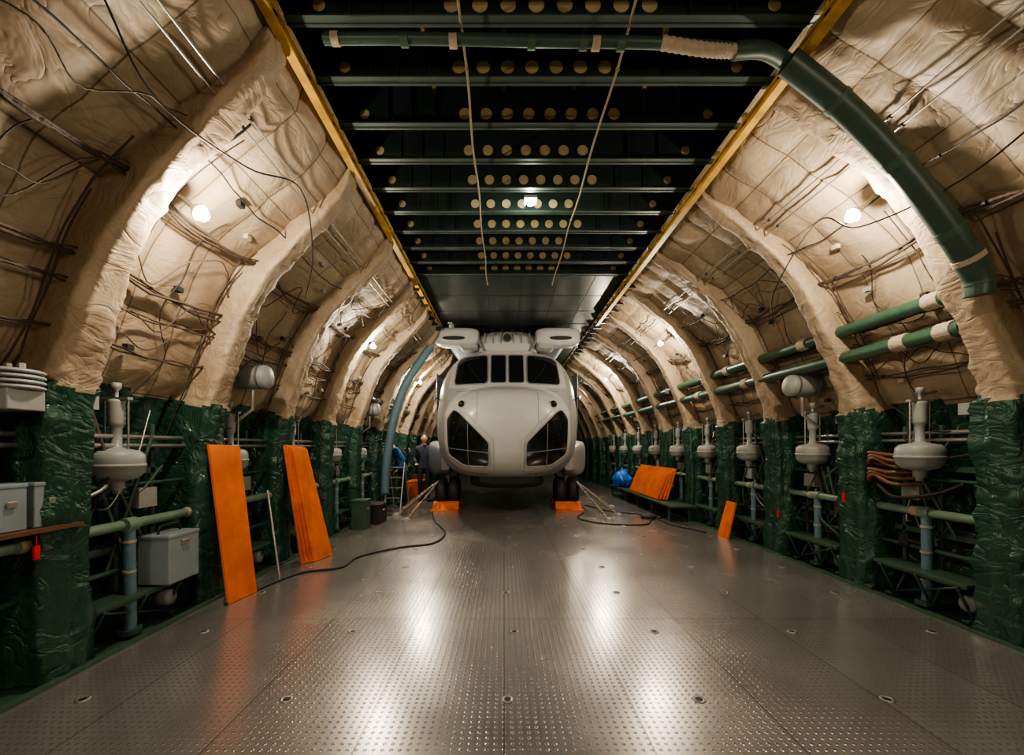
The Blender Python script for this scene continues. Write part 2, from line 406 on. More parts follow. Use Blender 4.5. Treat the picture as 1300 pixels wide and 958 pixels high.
for side in 'LR':
    smax=PC[side][1][-1]; st=s_of_z(side,ZT)
    for D in RIBS[side][2:12]:
        mb=MB()
        for q in range(7):
            dd=D+[.17,.20,.23,1.16,.26,1.12,.75][q]; a=st+random.uniform(-.4,.4); b=min(smax-.1,a+random.uniform(.9,1.9))
            wv=.05 if q<6 else .30
            pts=[]
            for i in range(26):
                s=a+(b-a)*i/25
                pts.append(surf(side,s,dd+wv*noise.noise(Vector((s*1.8,D,q))),.11+.02*noise.noise(Vector((s*3,q,D)))))
            mb.tube(pts,[.005,.008,.004,.006,.005,.006,.004][q],[CABLE,DARK,STEEL,CABLE,CABLE,CABLE,DARK][q],6)
        for q in range(3):
            s0=st+random.uniform(.2,1.7); pts=[surf(side,min(smax-.05,s0+.35*noise.noise(Vector((i*.15,q,D)))+.01*i),D+.15+i*.045,.12+.05*math.sin(i/24*math.pi)) for i in range(25)]
            mb.tube(pts,.005,CABLE,6)
        for q in range(5):
            c=surf(side,st+random.uniform(.1,1.8),D+random.uniform(.25,1.1),.10); mb.box(c,(.04,.06,.04),random.choice([GREYP,DARK,WRAP,DARK]))
        mb.obj('liner_wiring')

mb=MB(); mb.tube(crom([V(-1.9,2.0,2.15),V(-1.95,2.4,1.95),V(-1.75,2.9,1.9),V(-1.62,3.4,2.05),V(-1.75,3.9,1.75),V(-2.0,4.3,1.5)],8),.006,DARK,6); mb.obj('drooping_cable')
mb=MB(); mb.tube(crom([V(3.2,2.4,2.0),V(3.0,2.8,1.75),V(2.75,3.3,1.7),V(2.65,3.6,1.9),V(2.6,4.1,1.5),V(2.9,4.6,1.3)],8),.006,DARK,6); mb.obj('drooping_cable')

# ---------------------------------------------------------------- lamps
def lamp(side,D,z,power):
    s=s_of_z(side,z); a=surf(side,s,D,.0); b=surf(side,s,D,.25); dirv=(b-a).normalized()
    mb=MB(); mb.tube([a,b],.018,STEEL,8)
    mb.tube([b,b+dirv*.04],[.035,.055],GREYP,18); mb.tube([b+dirv*.04,b+dirv*.052],.06,STEEL,18)
    c=b+dirv*.07
    mb.sphere(c,.034,BULB,14,8)
    for i in range(3):
        t=Matrix.Rotation(i*math.pi/3,3,dirv); o=dirv.orthogonal().normalized(); o=t@o
        mb.tube([b+dirv*.05+o*.052*math.cos(q*math.pi/8)+dirv*.068*math.sin(q*math.pi/8) for q in range(9)],.003,STEEL,5,False)
    ob=mb.obj('cargo_bay_lamp')  # name shared by the bay lamps and the added fill lamps
    l=bpy.data.lights.new('lamp_light','POINT'); l.energy=power; l.color=(1,.86,.67); l.shadow_soft_size=.045
    lo=bpy.data.objects.new('bulb_light',l); lo.location=c+dirv*.08; COL.objects.link(lo); lo.parent=ob
for D,p in ((-1.3,125),(3.02,105),(6.95,115),(10.8,190),(14.8,40)): lamp('L',D,1.66,p)  # first entry: unseen lamp added behind the camera as fill light
for D,p in ((-1.1,125),(3.46,105),(7.7,115),(11.8,190),(15.8,30)): lamp('R',D,1.90,p)  # first entry again an added fill lamp behind the camera
mb=MB(); c=V(.29,4.72,2.68)
mb.box(c+Vector((0,0,.05)),(.14,.14,.03),GREYP); mb.lathe(c,[(.04,.04),(.035,.0),(.02,-.012),(0,-.016)],BULB,16)
ob=mb.obj('ceiling_lamp'); l=bpy.data.lights.new('l','POINT'); l.energy=14; l.color=(.95,1,.8); l.shadow_soft_size=.05
lo=bpy.data.objects.new('bulb_light',l); lo.location=c+Vector((0,0,-.07)); COL.objects.link(lo); lo.parent=ob

# ---------------------------------------------------------------- side equipment
def hanging(x,D,z,sg):
    mb=MB(); c=V(x,D,z)
    mb.lathe(c,[(0,.62),(.03,.62),(.03,.58),(.012,.56),(.012,.5),(.05,.49),(.055,.47),(.05,.45),(.055,.43),(.05,.41),(.055,.39),(.05,.37),(.055,.35),(.05,.33),(.055,.31),(.045,.29),(.035,.27),(.035,.13),(.07,.115),(.14,.10),(.17,.07),(.175,.03),(.175,0)],GREYP)
    mb.lathe(c,[(.175,0),(.182,-.005),(.182,-.02),(.175,-.025),(.17,-.07),(.13,-.115),(.07,-.13),(.05,-.14),(.05,-.19),(.03,-.2),(.03,-.23),(0,-.23)],GREYP)
    mb.tube([c+Vector((0,0,.55)),c+Vector((sg*.2,0,.6)),c+Vector((sg*.36,0,.6))],.012,STEEL,8)
    mb.tube([c+Vector((.09,0,.08)),c+Vector((.09,0,.5))],.007,STEEL,6); mb.tube([c+Vector((-.09,0,.08)),c+Vector((-.09,0,.5))],.007,STEEL,6)
    mb.box(c+Vector((0,0,.5)),(.21,.05,.02),STEEL)
    mb.obj('hanging_air_separator')
def bench(xa,xb,d0,d1,z):
    mb=MB(); x=(xa+xb)/2; w=abs(xb-xa); d=(d0+d1)/2
    mb.box(V(x,d,z),(w,d1-d0,.03),GPAINT); mb.box(V(x,d,z-.025),(w*.9,d1-d0-.04,.02),GPAINT)
    for dd in (d0+.08,d,d1-.08):
        for (p,q) in (((xa,-.02),(x,-1.43-z)),((xb,-.02),(x,-1.43-z))):
            mb.tube([V(p[0],dd,z+p[1]),V(q[0],dd,-1.44)],.013,GPAINT,6)
        mb.box(V(x,dd,-1.435),(.16,.06,.02),GPAINT)
    mb.tube([V(xa,d0+.08,z-.03),V(x,d1-.08,-1.42)],.01,GPAINT,6)
    mb.obj('folding_bench',.004)
def stand_pipe(x,D):
    mb=MB(); mb.tube([V(x,D,-.60),V(x,D,-.66),V(x+.01,D,-1.35),V(x,D,-1.44)],.040,BLUEW,14)
    mb.cyl(V(x,D-.05,-.60),V(x,D+.05,-.60),.055,PIPEL,14)
    for z in (-.72,-.95,-1.2): mb.cyl(V(x,D,z),V(x,D,z-.02),.045,WRAP,14)
    mb.cyl(V(x-.0,D,-1.40),V(x,D,-1.44),.08,GPAINT,16)
    mb.obj('vertical_drain_pipe')
def valve(x,D,z,sg):
    mb=MB(); mb.lathe(V(x,D,z),[(0,.08),(.06,.08),(.07,.06),(.07,-.06),(.06,-.08),(0,-.08)],GREYP,18,'X')
    mb.lathe(V(x,D,z),[(.09,.015),(.09,-.015)],STEEL,18,'X'); mb.tube([V(x,D,z),V(x,D,z+.12)],.012,STEEL,8)
    mb.obj('pipe_valve')
def canister(x,D,z,sg):
    mb=MB(); mb.lathe(V(x,D,z),[(0,-.20),(.07,-.20),(.115,-.175),(.13,-.15),(.13,.15),(.115,.175),(.07,.20),(0,.20)],GREYP,24,'X')
    for q in (-.1,.1): mb.lathe(V(x,D,z),[(.134,q-.012),(.134,q+.012)],STEEL,24,'X')
    mb.tube([V(x+sg*.2,D,z),V(x+sg*.3,D,z),V(x+sg*.36,D,z-.05)],.02,STEEL,8); mb.tube([V(x,D,z-.14),V(x,D,z-.35),V(x+sg*.2,D,z-.5)],.018,STEEL,8)
    mb.obj('air_canister')
LB=[3.35+1.35*i for i in range(9)]; RB=[3.88+1.35*i for i in range(9)]
for i,D in enumerate(LB):
    hanging(-2.97,D-.08,-.13,-1); bench(-2.82,-3.12,D-.42,D+.45,-1.15)
    stand_pipe(-2.90,D-.05)
    valve(-2.96,D+.35,-1.30,-1)
    if i in (1,4): canister(-2.74,D-.05,.76,-1)
for i,D in enumerate(RB):
    hanging(3.78,D-.0,-.08,1); bench(3.72,4.02,D-.45,D+.42,-1.13)
    stand_pipe(3.86,D+.02)
    valve(3.9,D-.35,-1.30,1)
    if i in (1,): canister(3.62,D-.05,.74,1)
for sg,x,D in ((-1,-2.85,2.45),(1,3.62,2.72)):
    mb=MB(); c=V(x,D,.33)
    for q in range(4): mb.lathe(c+Vector((0,0,.03*q)),[(0,0),(.14,0),(.155,.006),(.155,.018),(.14,.024),(0,.024)],GREYP)
    mb.box(c+Vector((0,0,-.06)),(.22,.2,.12),GREYP); mb.box(c+Vector((0,-.11,-.06)),(.10,.02,.07),STEEL)
    for q in (-.08,0,.08): mb.cyl(c+Vector((q,0,.11)),c+Vector((q,0,.15)),.018,STEEL,10)
    mb.tube(crom([c+Vector((0,-.08,-.12)),c+Vector((.05,-.1,-.25)),c+Vector((-.1,-.08,-.3)),c+Vector((-.2,0,-.2))],8),.012,DARK,8)
    mb.tube([c+Vector((0,0,-.1)),c+Vector((sg*.35,0,-.12))],.03,STEEL,10)
    mb.obj('electrical_junction_unit',.006)
mb=MB(); mb.box(V(-2.93,2.42,-.50),(.36,.75,.025),BROWN); mb.tube([V(-2.8,2.15,-.51),V(-3.05,2.15,-.85)],.012,STEEL); mb.tube([V(-2.8,2.7,-.51),V(-3.05,2.7,-.85)],.012,STEEL); mb.obj('wall_shelf')
for dd in (2.2,2.42,2.63):
    mb=MB(); mb.box(V(-2.9,dd,-.36),(.2,.17,.25),GREYB); mb.box(V(-2.9,dd,-.225),(.21,.18,.025),GREYB); mb.box(V(-2.79,dd,-.33),(.012,.05,.04),STEEL); mb.obj('grey_case',.012)
mb=MB(); mb.box(V(-2.84,3.62,-.93),(.26,.34,.38),GREYB); mb.box(V(-2.84,3.62,-.735),(.27,.35,.03),GREYB); mb.box(V(-2.70,3.62,-.80),(.015,.08,.05),STEEL)
mb.tube(crom([V(-2.84,3.5,-.72),V(-2.84,3.53,-.66),V(-2.84,3.71,-.66),V(-2.84,3.74,-.72)],6),.01,DARK,8); mb.obj('grey_equipment_case',.02)
mb=MB(); c=V(3.80,4.22,-.22); mb.box(c+Vector((.05,-.25,.12)),(.2,.16,.2),WRAP)
for q in range(6):
    z=.16-q*.055; mb.tube(crom([c+Vector((.1,-.3,z)),c+Vector((-.06-.02*(q%2),-.14,z-.02)),c+Vector((-.12,.02,z+.03*(q%3))),c+Vector((-.08,.12,z)),c+Vector((.12,.16,z-.03))],6),.020,BROWN,10)
mb.tube(crom([c+Vector((-.1,0,-.15)),c+Vector((-.12,-.2,-.25)),c+Vector((0,-.45,-.2)),c+Vector((.1,-.6,-.1))],8),.016,DARK,8)
mb.obj('copper_manifold',.01)
for side,x in (('L',-3.06),('R',3.98)):
    sg=1 if side=='L' else -1
    for bi,D in enumerate(LB if side=='L' else RB):
        rr=random.Random(bi*7+(side=='L')*3)
        mb=MB()
        for dd in (-.35,.0,.35): mb.box(V(x,D+dd,-.55),(.03,.04,1.5),GPAINT)
        for z in (-.2,-.8): mb.box(V(x,D,z),(.03,.9,.05),GPAINT)
        mb.box(V(x+sg*.05,D+.2,-.42),(.1,.18,.16),GREYP)
        mb.box(V(x+sg*.05,D-.3,.32),(.1,.14,.1),GREYP)
        mb.box(V(x+sg*.05,D+.28,-.9),(.08,.1,.13),DARK)
        for q in range(8):
            a=rr.uniform(-.4,.4); b=rr.uniform(-.4,.4); z0=rr.uniform(-.9,.3); z1=rr.uniform(-1.1,.4)
            mb.tube(crom([V(x,D+a,z0),V(x+sg*rr.uniform(.06,.16),D+(a+b)/2+rr.uniform(-.1,.1),(z0+z1)/2-.12),V(x+sg*.08,D+b,z1)],8),rr.choice([.006,.009,.013]),rr.choice([DARK,CABLE,GPAINT,STEEL]),6)
        for q in range(3): mb.cyl(V(x+sg*.06,D+rr.uniform(-.3,.3),rr.uniform(-1.0,.1)),V(x+sg*.12,D+rr.uniform(-.3,.3),rr.uniform(-1.0,.1)),.014,GPAINT,10)
        mb.obj('equipment_frame',.004)
for (x,D,z) in ((-2.74,2.5,-.62),(3.66,4.6,-.55),(3.66,5.7,-.9)):
    mb=MB(); mb.box(V(x,D,z),(.012,.03,.08),RED); mb.tube([V(x,D,z+.04),V(x,D,z+.10)],.003,RED,5); mb.obj('warning_tag')

# ---------------------------------------------------------------- orange boards
def board(P,th,name='orange_board',mat=ORANGE):
    P=[Vector(p) for p in P]; n=(P[1]-P[0]).cross(P[3]-P[0]).normalized()*th
    mb=MB(); mb.hexa(P+[p+n for p in P],mat); return mb.obj(name,.003)
board([V(-2.55,3.92,-1.45),V(-2.50,4.28,-1.45),V(-2.70,4.32,.01),V(-2.72,3.90,.02)],.025)
for q in range(4):
    a=q*.035
    board([V(-2.52+a,5.28+a,-1.45),V(-2.42+a,5.66+a*.5,-1.45),V(-2.70+a*.4,5.72,.0-a*.3),V(-2.70+a*.4,5.20+a,.02-a*.3)],.025)
board([V(3.50,6.70,-1.45),V(3.52,7.05,-1.45),V(3.66,7.02,-.88),V(3.64,6.72,-.88)],.03)
for q in range(4):
    a=q*.05
    board([V(3.42-a,9.0+a,-1.12+.0),V(3.42-a,11.3-a,-1.12),V(3.62-a,11.3-a,-.46-a),V(3.62-a,9.0+a,-.46-a)],.03)
mb=MB(); mb.box(V(3.45,10.6,-1.16),(.5,4.8,.04),GPAINT)
for dd in (8.4,9.4,10.4,11.4,12.8):
    for x in (3.25,3.64): mb.box(V(x,dd,-1.31),(.04,.04,.27),GPAINT)
mb.obj('side_bench',.004)
mb=MB()
def sack(p):
    q=p*(1+.30*noise.noise(p*5)+.22*noise.noise(p*13)); q.z=max(q.z,-.2); t=max(0,q.z/.28); q.x*=1-.45*t; q.y*=1-.45*t; return q
mb.sphere(V(3.42,12.3,-.93),(.28,.38,.30),BLUE,36,24,sack)
mb.obj('blue_plastic_sack')

# ---------------------------------------------------------------- helicopter
HX=.07
heli=bpy.data.objects.new('transport_helicopter',None); COL.objects.link(heli)
def sec(D,w,top,bot,n,tap):
    pts=[]; zc=(top+bot)/2; hh=(top-bot)/2
    for i in range(72):
        a=2*math.pi*i/72; c,s=math.cos(a),math.sin(a)
        x=w*math.copysign(abs(c)**(2/n),c); z=hh*math.copysign(abs(s)**(2/n),s); t=z/hh
        if t>-.1: x*=1-tap*((t+.1)/1.1)**1.6
        else: x*=1-.08*((-t-.1)/.9)**2
        pts.append(V(HX+x,D,zc+z))
    return pts
S=[(8.50,.10,.62,.36,2,0),(8.515,.40,.82,.12,2.0,.02),(8.56,.72,.98,-.12,2.1,.03),(8.66,.98,1.10,-.34,2.3,.04),(8.82,1.18,1.19,-.50,2.5,.06),(9.0,1.31,1.25,-.58,2.7,.08),
   (9.16,1.39,1.31,-.62,2.9,.10),(9.32,1.46,1.56,-.65,3.4,.13),(9.5,1.53,1.84,-.67,3.9,.16),(9.68,1.58,2.08,-.68,4.4,.19),(9.95,1.63,2.2,-.7,4.4,.2),(10.6,1.66,2.24,-.7,4.3,.2),
   (13.5,1.66,2.2,-.7,4,.2),(14.8,1.3,2.1,-.2,3,.2),(16,.8,2.0,.6,2.4,.1),(19.5,.4,1.9,1.0,2,0),(19.6,.05,1.5,1.4,2,0)]
SS=[]
for i in range(len(S)-1):
    m=4 if S[i][0]<10.6 else 2
    for k in range(m):
        t=k/m; a=S[max(i-1,0)];b=S[i];c=S[i+1];d=S[min(i+2,len(S)-1)]
        if S[i][0]<10 and i>1: SS.append(tuple(.5*((2*b[j])+(c[j]-a[j])*t+(2*a[j]-5*b[j]+4*c[j]-d[j])*t*t+(3*b[j]-a[j]-3*c[j]+d[j])*t**3) for j in range(6)))
        else: SS.append(tuple(b[j]*(1-t)+c[j]*t for j in range(6)))
SS.append(S[-1])
rings=[sec(*q) for q in SS]
mb=MB(); vs=[p for r in rings for p in r]; n=72
fa=[];fb=[];fc=[]
for i in range(len(rings)-1):
    for k in range(n):
        f=(i*n+k,i*n+(k+1)%n,(i+1)*n+(k+1)%n,(i+1)*n+k)
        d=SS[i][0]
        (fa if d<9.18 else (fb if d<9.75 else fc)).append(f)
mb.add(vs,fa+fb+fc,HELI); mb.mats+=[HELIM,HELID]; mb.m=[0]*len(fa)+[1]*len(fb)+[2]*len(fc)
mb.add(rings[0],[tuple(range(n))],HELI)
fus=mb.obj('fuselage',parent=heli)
bvh=BVHTree.FromPolygons(mb.v,mb.f)
def hit(x,z,off):
    r=bvh.ray_cast(V(HX+x,5,z),Vector((0,1,0)))
    if r[0] is None or r[0].y>11.5: return None
    nn=r[1]; nn=nn if nn.y<0 else -nn
    return r[0]+nn*off
def decal(name,poly,mat,off=.012,frame=None,fr=.014):
    for mir in (1,-1):
        pl=[(x*mir,z) for x,z in poly]
        bm=bmesh.new(); f=bm.faces.new([bm.verts.new((x,z,0)) for x,z in pl]); 
        for ax in (0,1):
            lo=min(p[ax] for p in pl); hi=max(p[ax] for p in pl); g=lo+.04
            while g<hi:
                no=(1,0,0) if ax==0 else (0,1,0); co=(g,0,0) if ax==0 else (0,g,0)
                bmesh.ops.bisect_plane(bm,geom=bm.verts[:]+bm.edges[:]+bm.faces[:],plane_co=co,plane_no=no); g+=.04
        bad=[]
        for v in bm.verts:
            h=hit(v.co.x,v.co.y,off)
            if h is None: bad.append(v)
            else: v.co=h
        bmesh.ops.delete(bm,geom=bad,context='VERTS')
        for f in bm.faces: f.smooth=True
        bmesh.ops.recalc_face_normals(bm,faces=bm.faces)
        me=bpy.data.meshes.new(name); bm.to_mesh(me); bm.free(); me.materials.append(mat)
        o=bpy.data.objects.new(name,me); COL.objects.link(o); o.parent=heli
        if frame:
            pts=[]
            for i in range(len(pl)):
                a,b=pl[i],pl[(i+1)%len(pl)]
                m=max(2,int(math.dist(a,b)/.05))
                for q in range(m):
                    h=hit(a[0]+(b[0]-a[0])*q/m,a[1]+(b[1]-a[1])*q/m,off)
                    if h: pts.append(h)
            pts.append(pts[0]); m2=MB(); m2.tube(pts,fr,frame,8); m2.obj(name+'_frame',parent=heli)
def rnd(poly,k=.12):
    out=[]; n=len(poly)
    for i in range(n):
        p=Vector(poly[i]); a=Vector(poly[i-1]); b=Vector(poly[(i+1)%n])
        da=(a-p); db=(b-p); ka=min(k,da.length*.4); kb=min(k,db.length*.4)
        A=p+da.normalized()*ka; B=p+db.normalized()*kb
        for t in (0,.25,.5,.75,1): q=A*(1-t)**2+p*2*t*(1-t)+B*t*t; out.append((q.x,q.y))
    return out
decal('windshield_surround',rnd([(-1.30,1.28),(-1.22,2.02),(-1.0,2.13),(0.0,2.16),(0.0,1.26)],.05),HELI,.004)
decal('windshield_pane',rnd([(-1.16,1.34),(-1.10,1.92),(-.95,2.02),(-.44,2.07),(-.42,1.36)],.1),GLASS,frame=HELID)
decal('windshield_centre_pane',rnd([(-.36,1.38),(-.36,2.07),(-.03,2.07),(-.03,1.38)],.05),GLASS,frame=HELID,fr=.01)
decal('chin_window',rnd([(-1.27,.58),(-1.12,.78),(-.98,.70),(-.37,.08),(-.37,-.40),(-.90,-.38),(-1.23,-.16)],.08),GLASS,frame=HELIM,fr=.014)
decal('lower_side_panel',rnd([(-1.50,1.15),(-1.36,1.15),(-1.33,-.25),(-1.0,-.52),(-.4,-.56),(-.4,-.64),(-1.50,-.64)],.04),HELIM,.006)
mb=MB()
for sx in (-1,1):
    p=[hit(sx*.55,1.38,.04),hit(sx*.7,1.55,.04),hit(sx*.85,1.82,.04)]
    mb.tube([q for q in p if q],.010,DARK,6)
    mb.sphere(hit(sx*.92,.86,.01),(.095,.05,.095),HELIM,18,10); mb.sphere(hit(sx*.92,.86,.035),(.072,.05,.072),GLASS,18,10)
    # glazing bars of the chin window
    for (x0,z0,x1,z1) in ((.80,.47,.80,-.38),(.37,-.12,1.24,-.02)):
        pts=[hit(sx*(x0+(x1-x0)*i/16),z0+(z1-z0)*i/16,.016) for i in range(17)]; mb.tube([q for q in pts if q],.010,HELID,6)
mb.obj('nose_fittings',parent=heli)
mb=MB()
for z0 in (1.20,):
    pts=[hit(-1.1+i*.05,z0,.003) for i in range(45)]; pts=[p for p in pts if p]
    mb.tube(pts,.006,HELID,6)
for sx in (-1,1):
    pts=[hit(sx*(.31+i*.044),.17+i*.042,.012) for i in range(16)]; pts=[p for p in pts if p]; mb.tube(pts,.018,HELI,8)
    pts=[hit(sx*.31,-.5+i*.05,.012) for i in range(14)]; pts=[p for p in pts if p]; mb.tube(pts,.016,HELI,8)
    pts=[hit(sx*.62,.45+i*.05,.003) for i in range(15)]; pts=[p for p in pts if p]; mb.tube(pts,.004,HELID,6)
mb.obj('panel_seams',parent=heli)
def loftbox(mb,secs,mat,n=28,e=3.):
    R=[]
    for (D,cx,cz,w,h) in secs:
        r=[]
        for i in range(n):
            a=2*math.pi*i/n; c,s=math.cos(a),math.sin(a)
            r.append(V(HX+cx+w*math.copysign(abs(c)**(2/e),c),D,cz+h*math.copysign(abs(s)**(2/e),s)))
        R+=r
    mb.add(R,[(j*n+i,j*n+(i+1)%n,(j+1)*n+(i+1)%n,(j+1)*n+i) for j in range(len(secs)-1) for i in range(n)],mat)
    mb.add(R[:n],[tuple(range(n))],mat,True); mb.add(R[-n:],[tuple(range(n))],mat,True)
mb=MB()
loftbox(mb,[(9.66,0,2.28,.45,.10),(9.70,0,2.32,.60,.20),(9.82,0,2.36,.68,.29),(10.2,0,2.38,.72,.32),(12.5,0,2.38,.72,.33),(14.5,0,2.2,.4,.2),(15,0,2.1,.1,.05)],HELI)
for sx in (-1,1):
    loftbox(mb,[(9.55,sx*1.14,2.49,.34,.10),(9.57,sx*1.14,2.49,.46,.17),(9.64,sx*1.14,2.49,.51,.205),(9.80,sx*1.14,2.49,.52,.21),(10.0,sx*1.14,2.49,.48,.19)],HELI,e=4.)
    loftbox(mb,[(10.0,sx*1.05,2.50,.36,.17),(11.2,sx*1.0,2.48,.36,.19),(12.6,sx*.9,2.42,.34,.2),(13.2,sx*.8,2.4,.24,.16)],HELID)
    # fairing hook and dark slot under the intake box
    loftbox(mb,[(9.60,sx*.86,2.28,.14,.05),(9.64,sx*.86,2.28,.20,.09),(9.95,sx*.86,2.28,.20,.09)],HELIM)
    loftbox(mb,[(9.535,sx*1.20,2.44,.24,.035),(9.56,sx*1.20,2.44,.26,.05)],INT,e=2.5)
    mb.tube(crom([V(HX+sx*.50,9.70,2.18),V(HX+sx*.62,9.62,2.34),V(HX+sx*.66,9.64,2.55)],6),.03,HELID,10)
    for q in (.14,.32,.50): mb.box(V(HX+sx*q,9.70,2.46),(.025,.10,.24),HELID)
mb.lathe(V(HX,9.67,2.48),[(.12,.03),(.12,-.03),(.10,-.04),(.08,0)],HELID,22,'Y'); mb.lathe(V(HX,9.67,2.48),[(.085,-.01),(0,-.01)],INT,22,'Y')
for q in (-.55,-.35,-.12,.12,.35,.55): mb.cyl(V(HX+q,10.0,2.6),V(HX+q,10.0,2.74),.02,DARK,8); mb.box(V(HX+q,10.0,2.73),(.09,.06,.02),DARK)
mb.obj('engine_cowling',parent=heli)
mb=MB()
for sx in (-1,1):
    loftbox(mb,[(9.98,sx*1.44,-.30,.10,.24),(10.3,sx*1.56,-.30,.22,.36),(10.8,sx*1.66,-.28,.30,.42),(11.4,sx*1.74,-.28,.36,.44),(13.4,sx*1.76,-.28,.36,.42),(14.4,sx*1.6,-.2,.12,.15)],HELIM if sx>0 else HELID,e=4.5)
mb.obj('landing_gear_sponson',.02,parent=heli)
mb=MB()
TY=[(.14,-.10),(.20,-.13),(.28,-.13),(.33,-.10),(.35,-.04),(.35,.04),(.33,.10),(.28,.13),(.20,.13),(.14,.10)]
for sx in (-1,1):
    for dx in (-.15,.15):
        c=V(HX+sx*1.42+dx,10.35,-1.43+.35); mb.lathe(c,TY,DARK,28,'X'); mb.lathe(c,[(.0,-.07),(.10,-.09),(.15,-.06),(.15,.06),(.10,.09),(0,.07)],GREYP,20,'X')
    mb.tube([V(HX+sx*1.42,10.35,-1.1),V(HX+sx*1.45,10.45,-.75),V(HX+sx*1.45,10.6,-.5)],.06,GREYP,12)
    mb.tube([V(HX+sx*1.42,10.35,-1.1),V(HX+sx*1.2,10.8,-.65)],.035,STEEL,10)
    mb.cyl(V(HX+sx*1.2,10.35,-1.1),V(HX+sx*1.65,10.35,-1.1),.04,STEEL,10)
loftbox(mb,[(10.8,0,-.80,.7,.14),(11.0,0,-.86,.95,.2),(13.0,0,-.90,1.0,.24),(13.6,0,-.8,.8,.14)],HELID)  # dark belly box added to deepen the shade between the wheels
mb.obj('main_wheels',parent=heli)
mb=MB()
for sx in (-1,1):
    mb.tube([V(HX+sx*1.4,9.6,1.0),V(HX+sx*1.60,9.5,1.1)],.012,DARK,8); mb.box(V(HX+sx*1.62,9.5,1.1),(.05,.03,.13),HELID)
    mb.box(V(HX+sx*1.67,10.6,1.1),(.03,.9,1.3),HELID); mb.box(V(HX+sx*1.68,10.6,1.3),(.03,.6,.6),GLASS)
mb.obj('door_and_mirrors',.01,parent=heli)

for sx in (-1,1):
    mb=MB(); x=HX+sx*1.42
    mb.box(V(x,10.2,-1.44),(.62,1.2,.02),ORANGE)
    mb.obj('wheel_board')
    for dd in (9.9,10.8):
        m2=MB(); s_=1 if dd<10.35 else -1
        m2.hexa([V(x-.3,dd-.1,-1.43),V(x+.3,dd-.1,-1.43),V(x+.3,dd+.1,-1.43),V(x-.3,dd+.1,-1.43),V(x-.3,dd+s_*.04,-1.29),V(x+.3,dd+s_*.04,-1.29),V(x+.3,dd+s_*.1,-1.27),V(x-.3,dd+s_*.1,-1.27)],ORANGE); m2.obj('wheel_chock',.005)
def chain(p,q,name='tie_down_chain'):
    mb=MB(); n=int((q-p).length/.05); d=(q-p).normalized(); o=d.orthogonal().normalized(); o2=d.cross(o)
    for i in range(n):
        c=p.lerp(q,(i+.5)/n); a=o if i%2 else o2
        mb.tube([c+d*.033*math.cos(t*math.pi/5)+a*.018*math.sin(t*math.pi/5) for t in range(11)],.009,STEEL,5,False)
    mb.lathe(q,[(.09,.0),(.09,.03),(.03,.06),(0,.06)],GREYP,14)
    mb.tube([p.lerp(q,.65),p.lerp(q,.85)],.028,TANROPE,10)
    mb.obj(name)
for sx in (-1,1):
    w=V(HX+sx*1.62,10.2,-.80)
    chain(w,V(HX+sx*2.35,9.0,-1.45)); chain(w,V(HX+sx*2.0,8.4,-1.45)); chain(w,V(HX+sx*2.5,10.2,-1.45))
mb=MB(); mb.tube(crom([V(-1.6,9.5,-1.44),V(-1.35,8.3,-1.44),V(-1.0,7.2,-1.44),V(-1.05,6.4,-1.44),V(-1.5,6.1,-1.44),V(-1.9,5.6,-1.44),V(-1.95,5.1,-1.44),V(-2.3,4.9,-1.44),V(-2.45,4.5,-1.44),V(-2.55,3.9,-1.44)],10),.014,DARK,8); mb.obj('power_cable')
mb=MB(); mb.tube(crom([V(1.75,9.4,-1.44),V(1.5,8.6,-1.44),V(1.9,8.0,-1.44),V(2.6,7.9,-1.44),V(2.9,8.4,-1.44),V(3.3,8.8,-1.44),V(3.5,9.4,-1.44)],10),.013,DARK,8); mb.obj('power_cable')
mb=MB(); mb.tube(crom([V(2.0,10.5,-1.44),V(2.4,9.5,-1.44),V(3.0,9.0,-1.44),V(3.1,7.9,-1.44),V(3.4,7.2,-1.44)],10),.013,DARK,8)
mb.sphere(V(2.95,8.7,-1.42),(.16,.16,.05),DARK,16,8); mb.obj('coiled_cable')

mb=MB(); pts=crom([V(-1.62,9.4,2.2),V(-1.78,9.35,1.95),V(-2.15,9.3,1.35),V(-2.38,9.3,.7),V(-2.5,9.3,.1),V(-2.58,9.3,-.5),V(-2.6,9.3,-1.0)],14)
mb.tube(pts,[.085+.008*(i%2) for i in range(len(pts))],BLUEW,16)
mb.obj('flexible_air_hose')
mb=MB()
for x in (-2.35,-2.0):
    mb.tube([V(x,8.3,-1.45),V(x,8.75,-.35)],.02,STEEL,8); mb.tube([V(x,9.2,-1.45),V(x,8.75,-.35)],.018,STEEL,8)
for q in range(5):
    t=q/5+.1; mb.box(V(-2.175,8.3+.45*t,-1.45+1.1*t),(.35,.09,.02),STEEL)
o=mb.obj('step_ladder'); o.location=(-.25,.9,0)
for (x,d,w,l,h,m) in ((-2.45,11.9,.4,.7,.5,ORANGE),(-2.5,8.2,.35,.5,.35,DARK),(-2.5,12.9,.4,.5,.6,BROWN),(-2.55,7.6,.25,.3,.5,GPAINT)):
    mb=MB(); mb.box(V(x,d,-1.45+h/2),(w,l,h),m); mb.box(V(x,d,-1.45+h),(w+.02,l+.02,.04),m); mb.box(V(x+w/2+.01,d,-1.45+h*.7),(.02,.12,.03),STEEL); mb.obj('equipment_crate',.01)
mb=MB(); mb.tube([V(-2.5,4.75,-1.45),V(-2.72,4.9,-.5)],.014,STEEL,8); mb.obj('steel_rod')

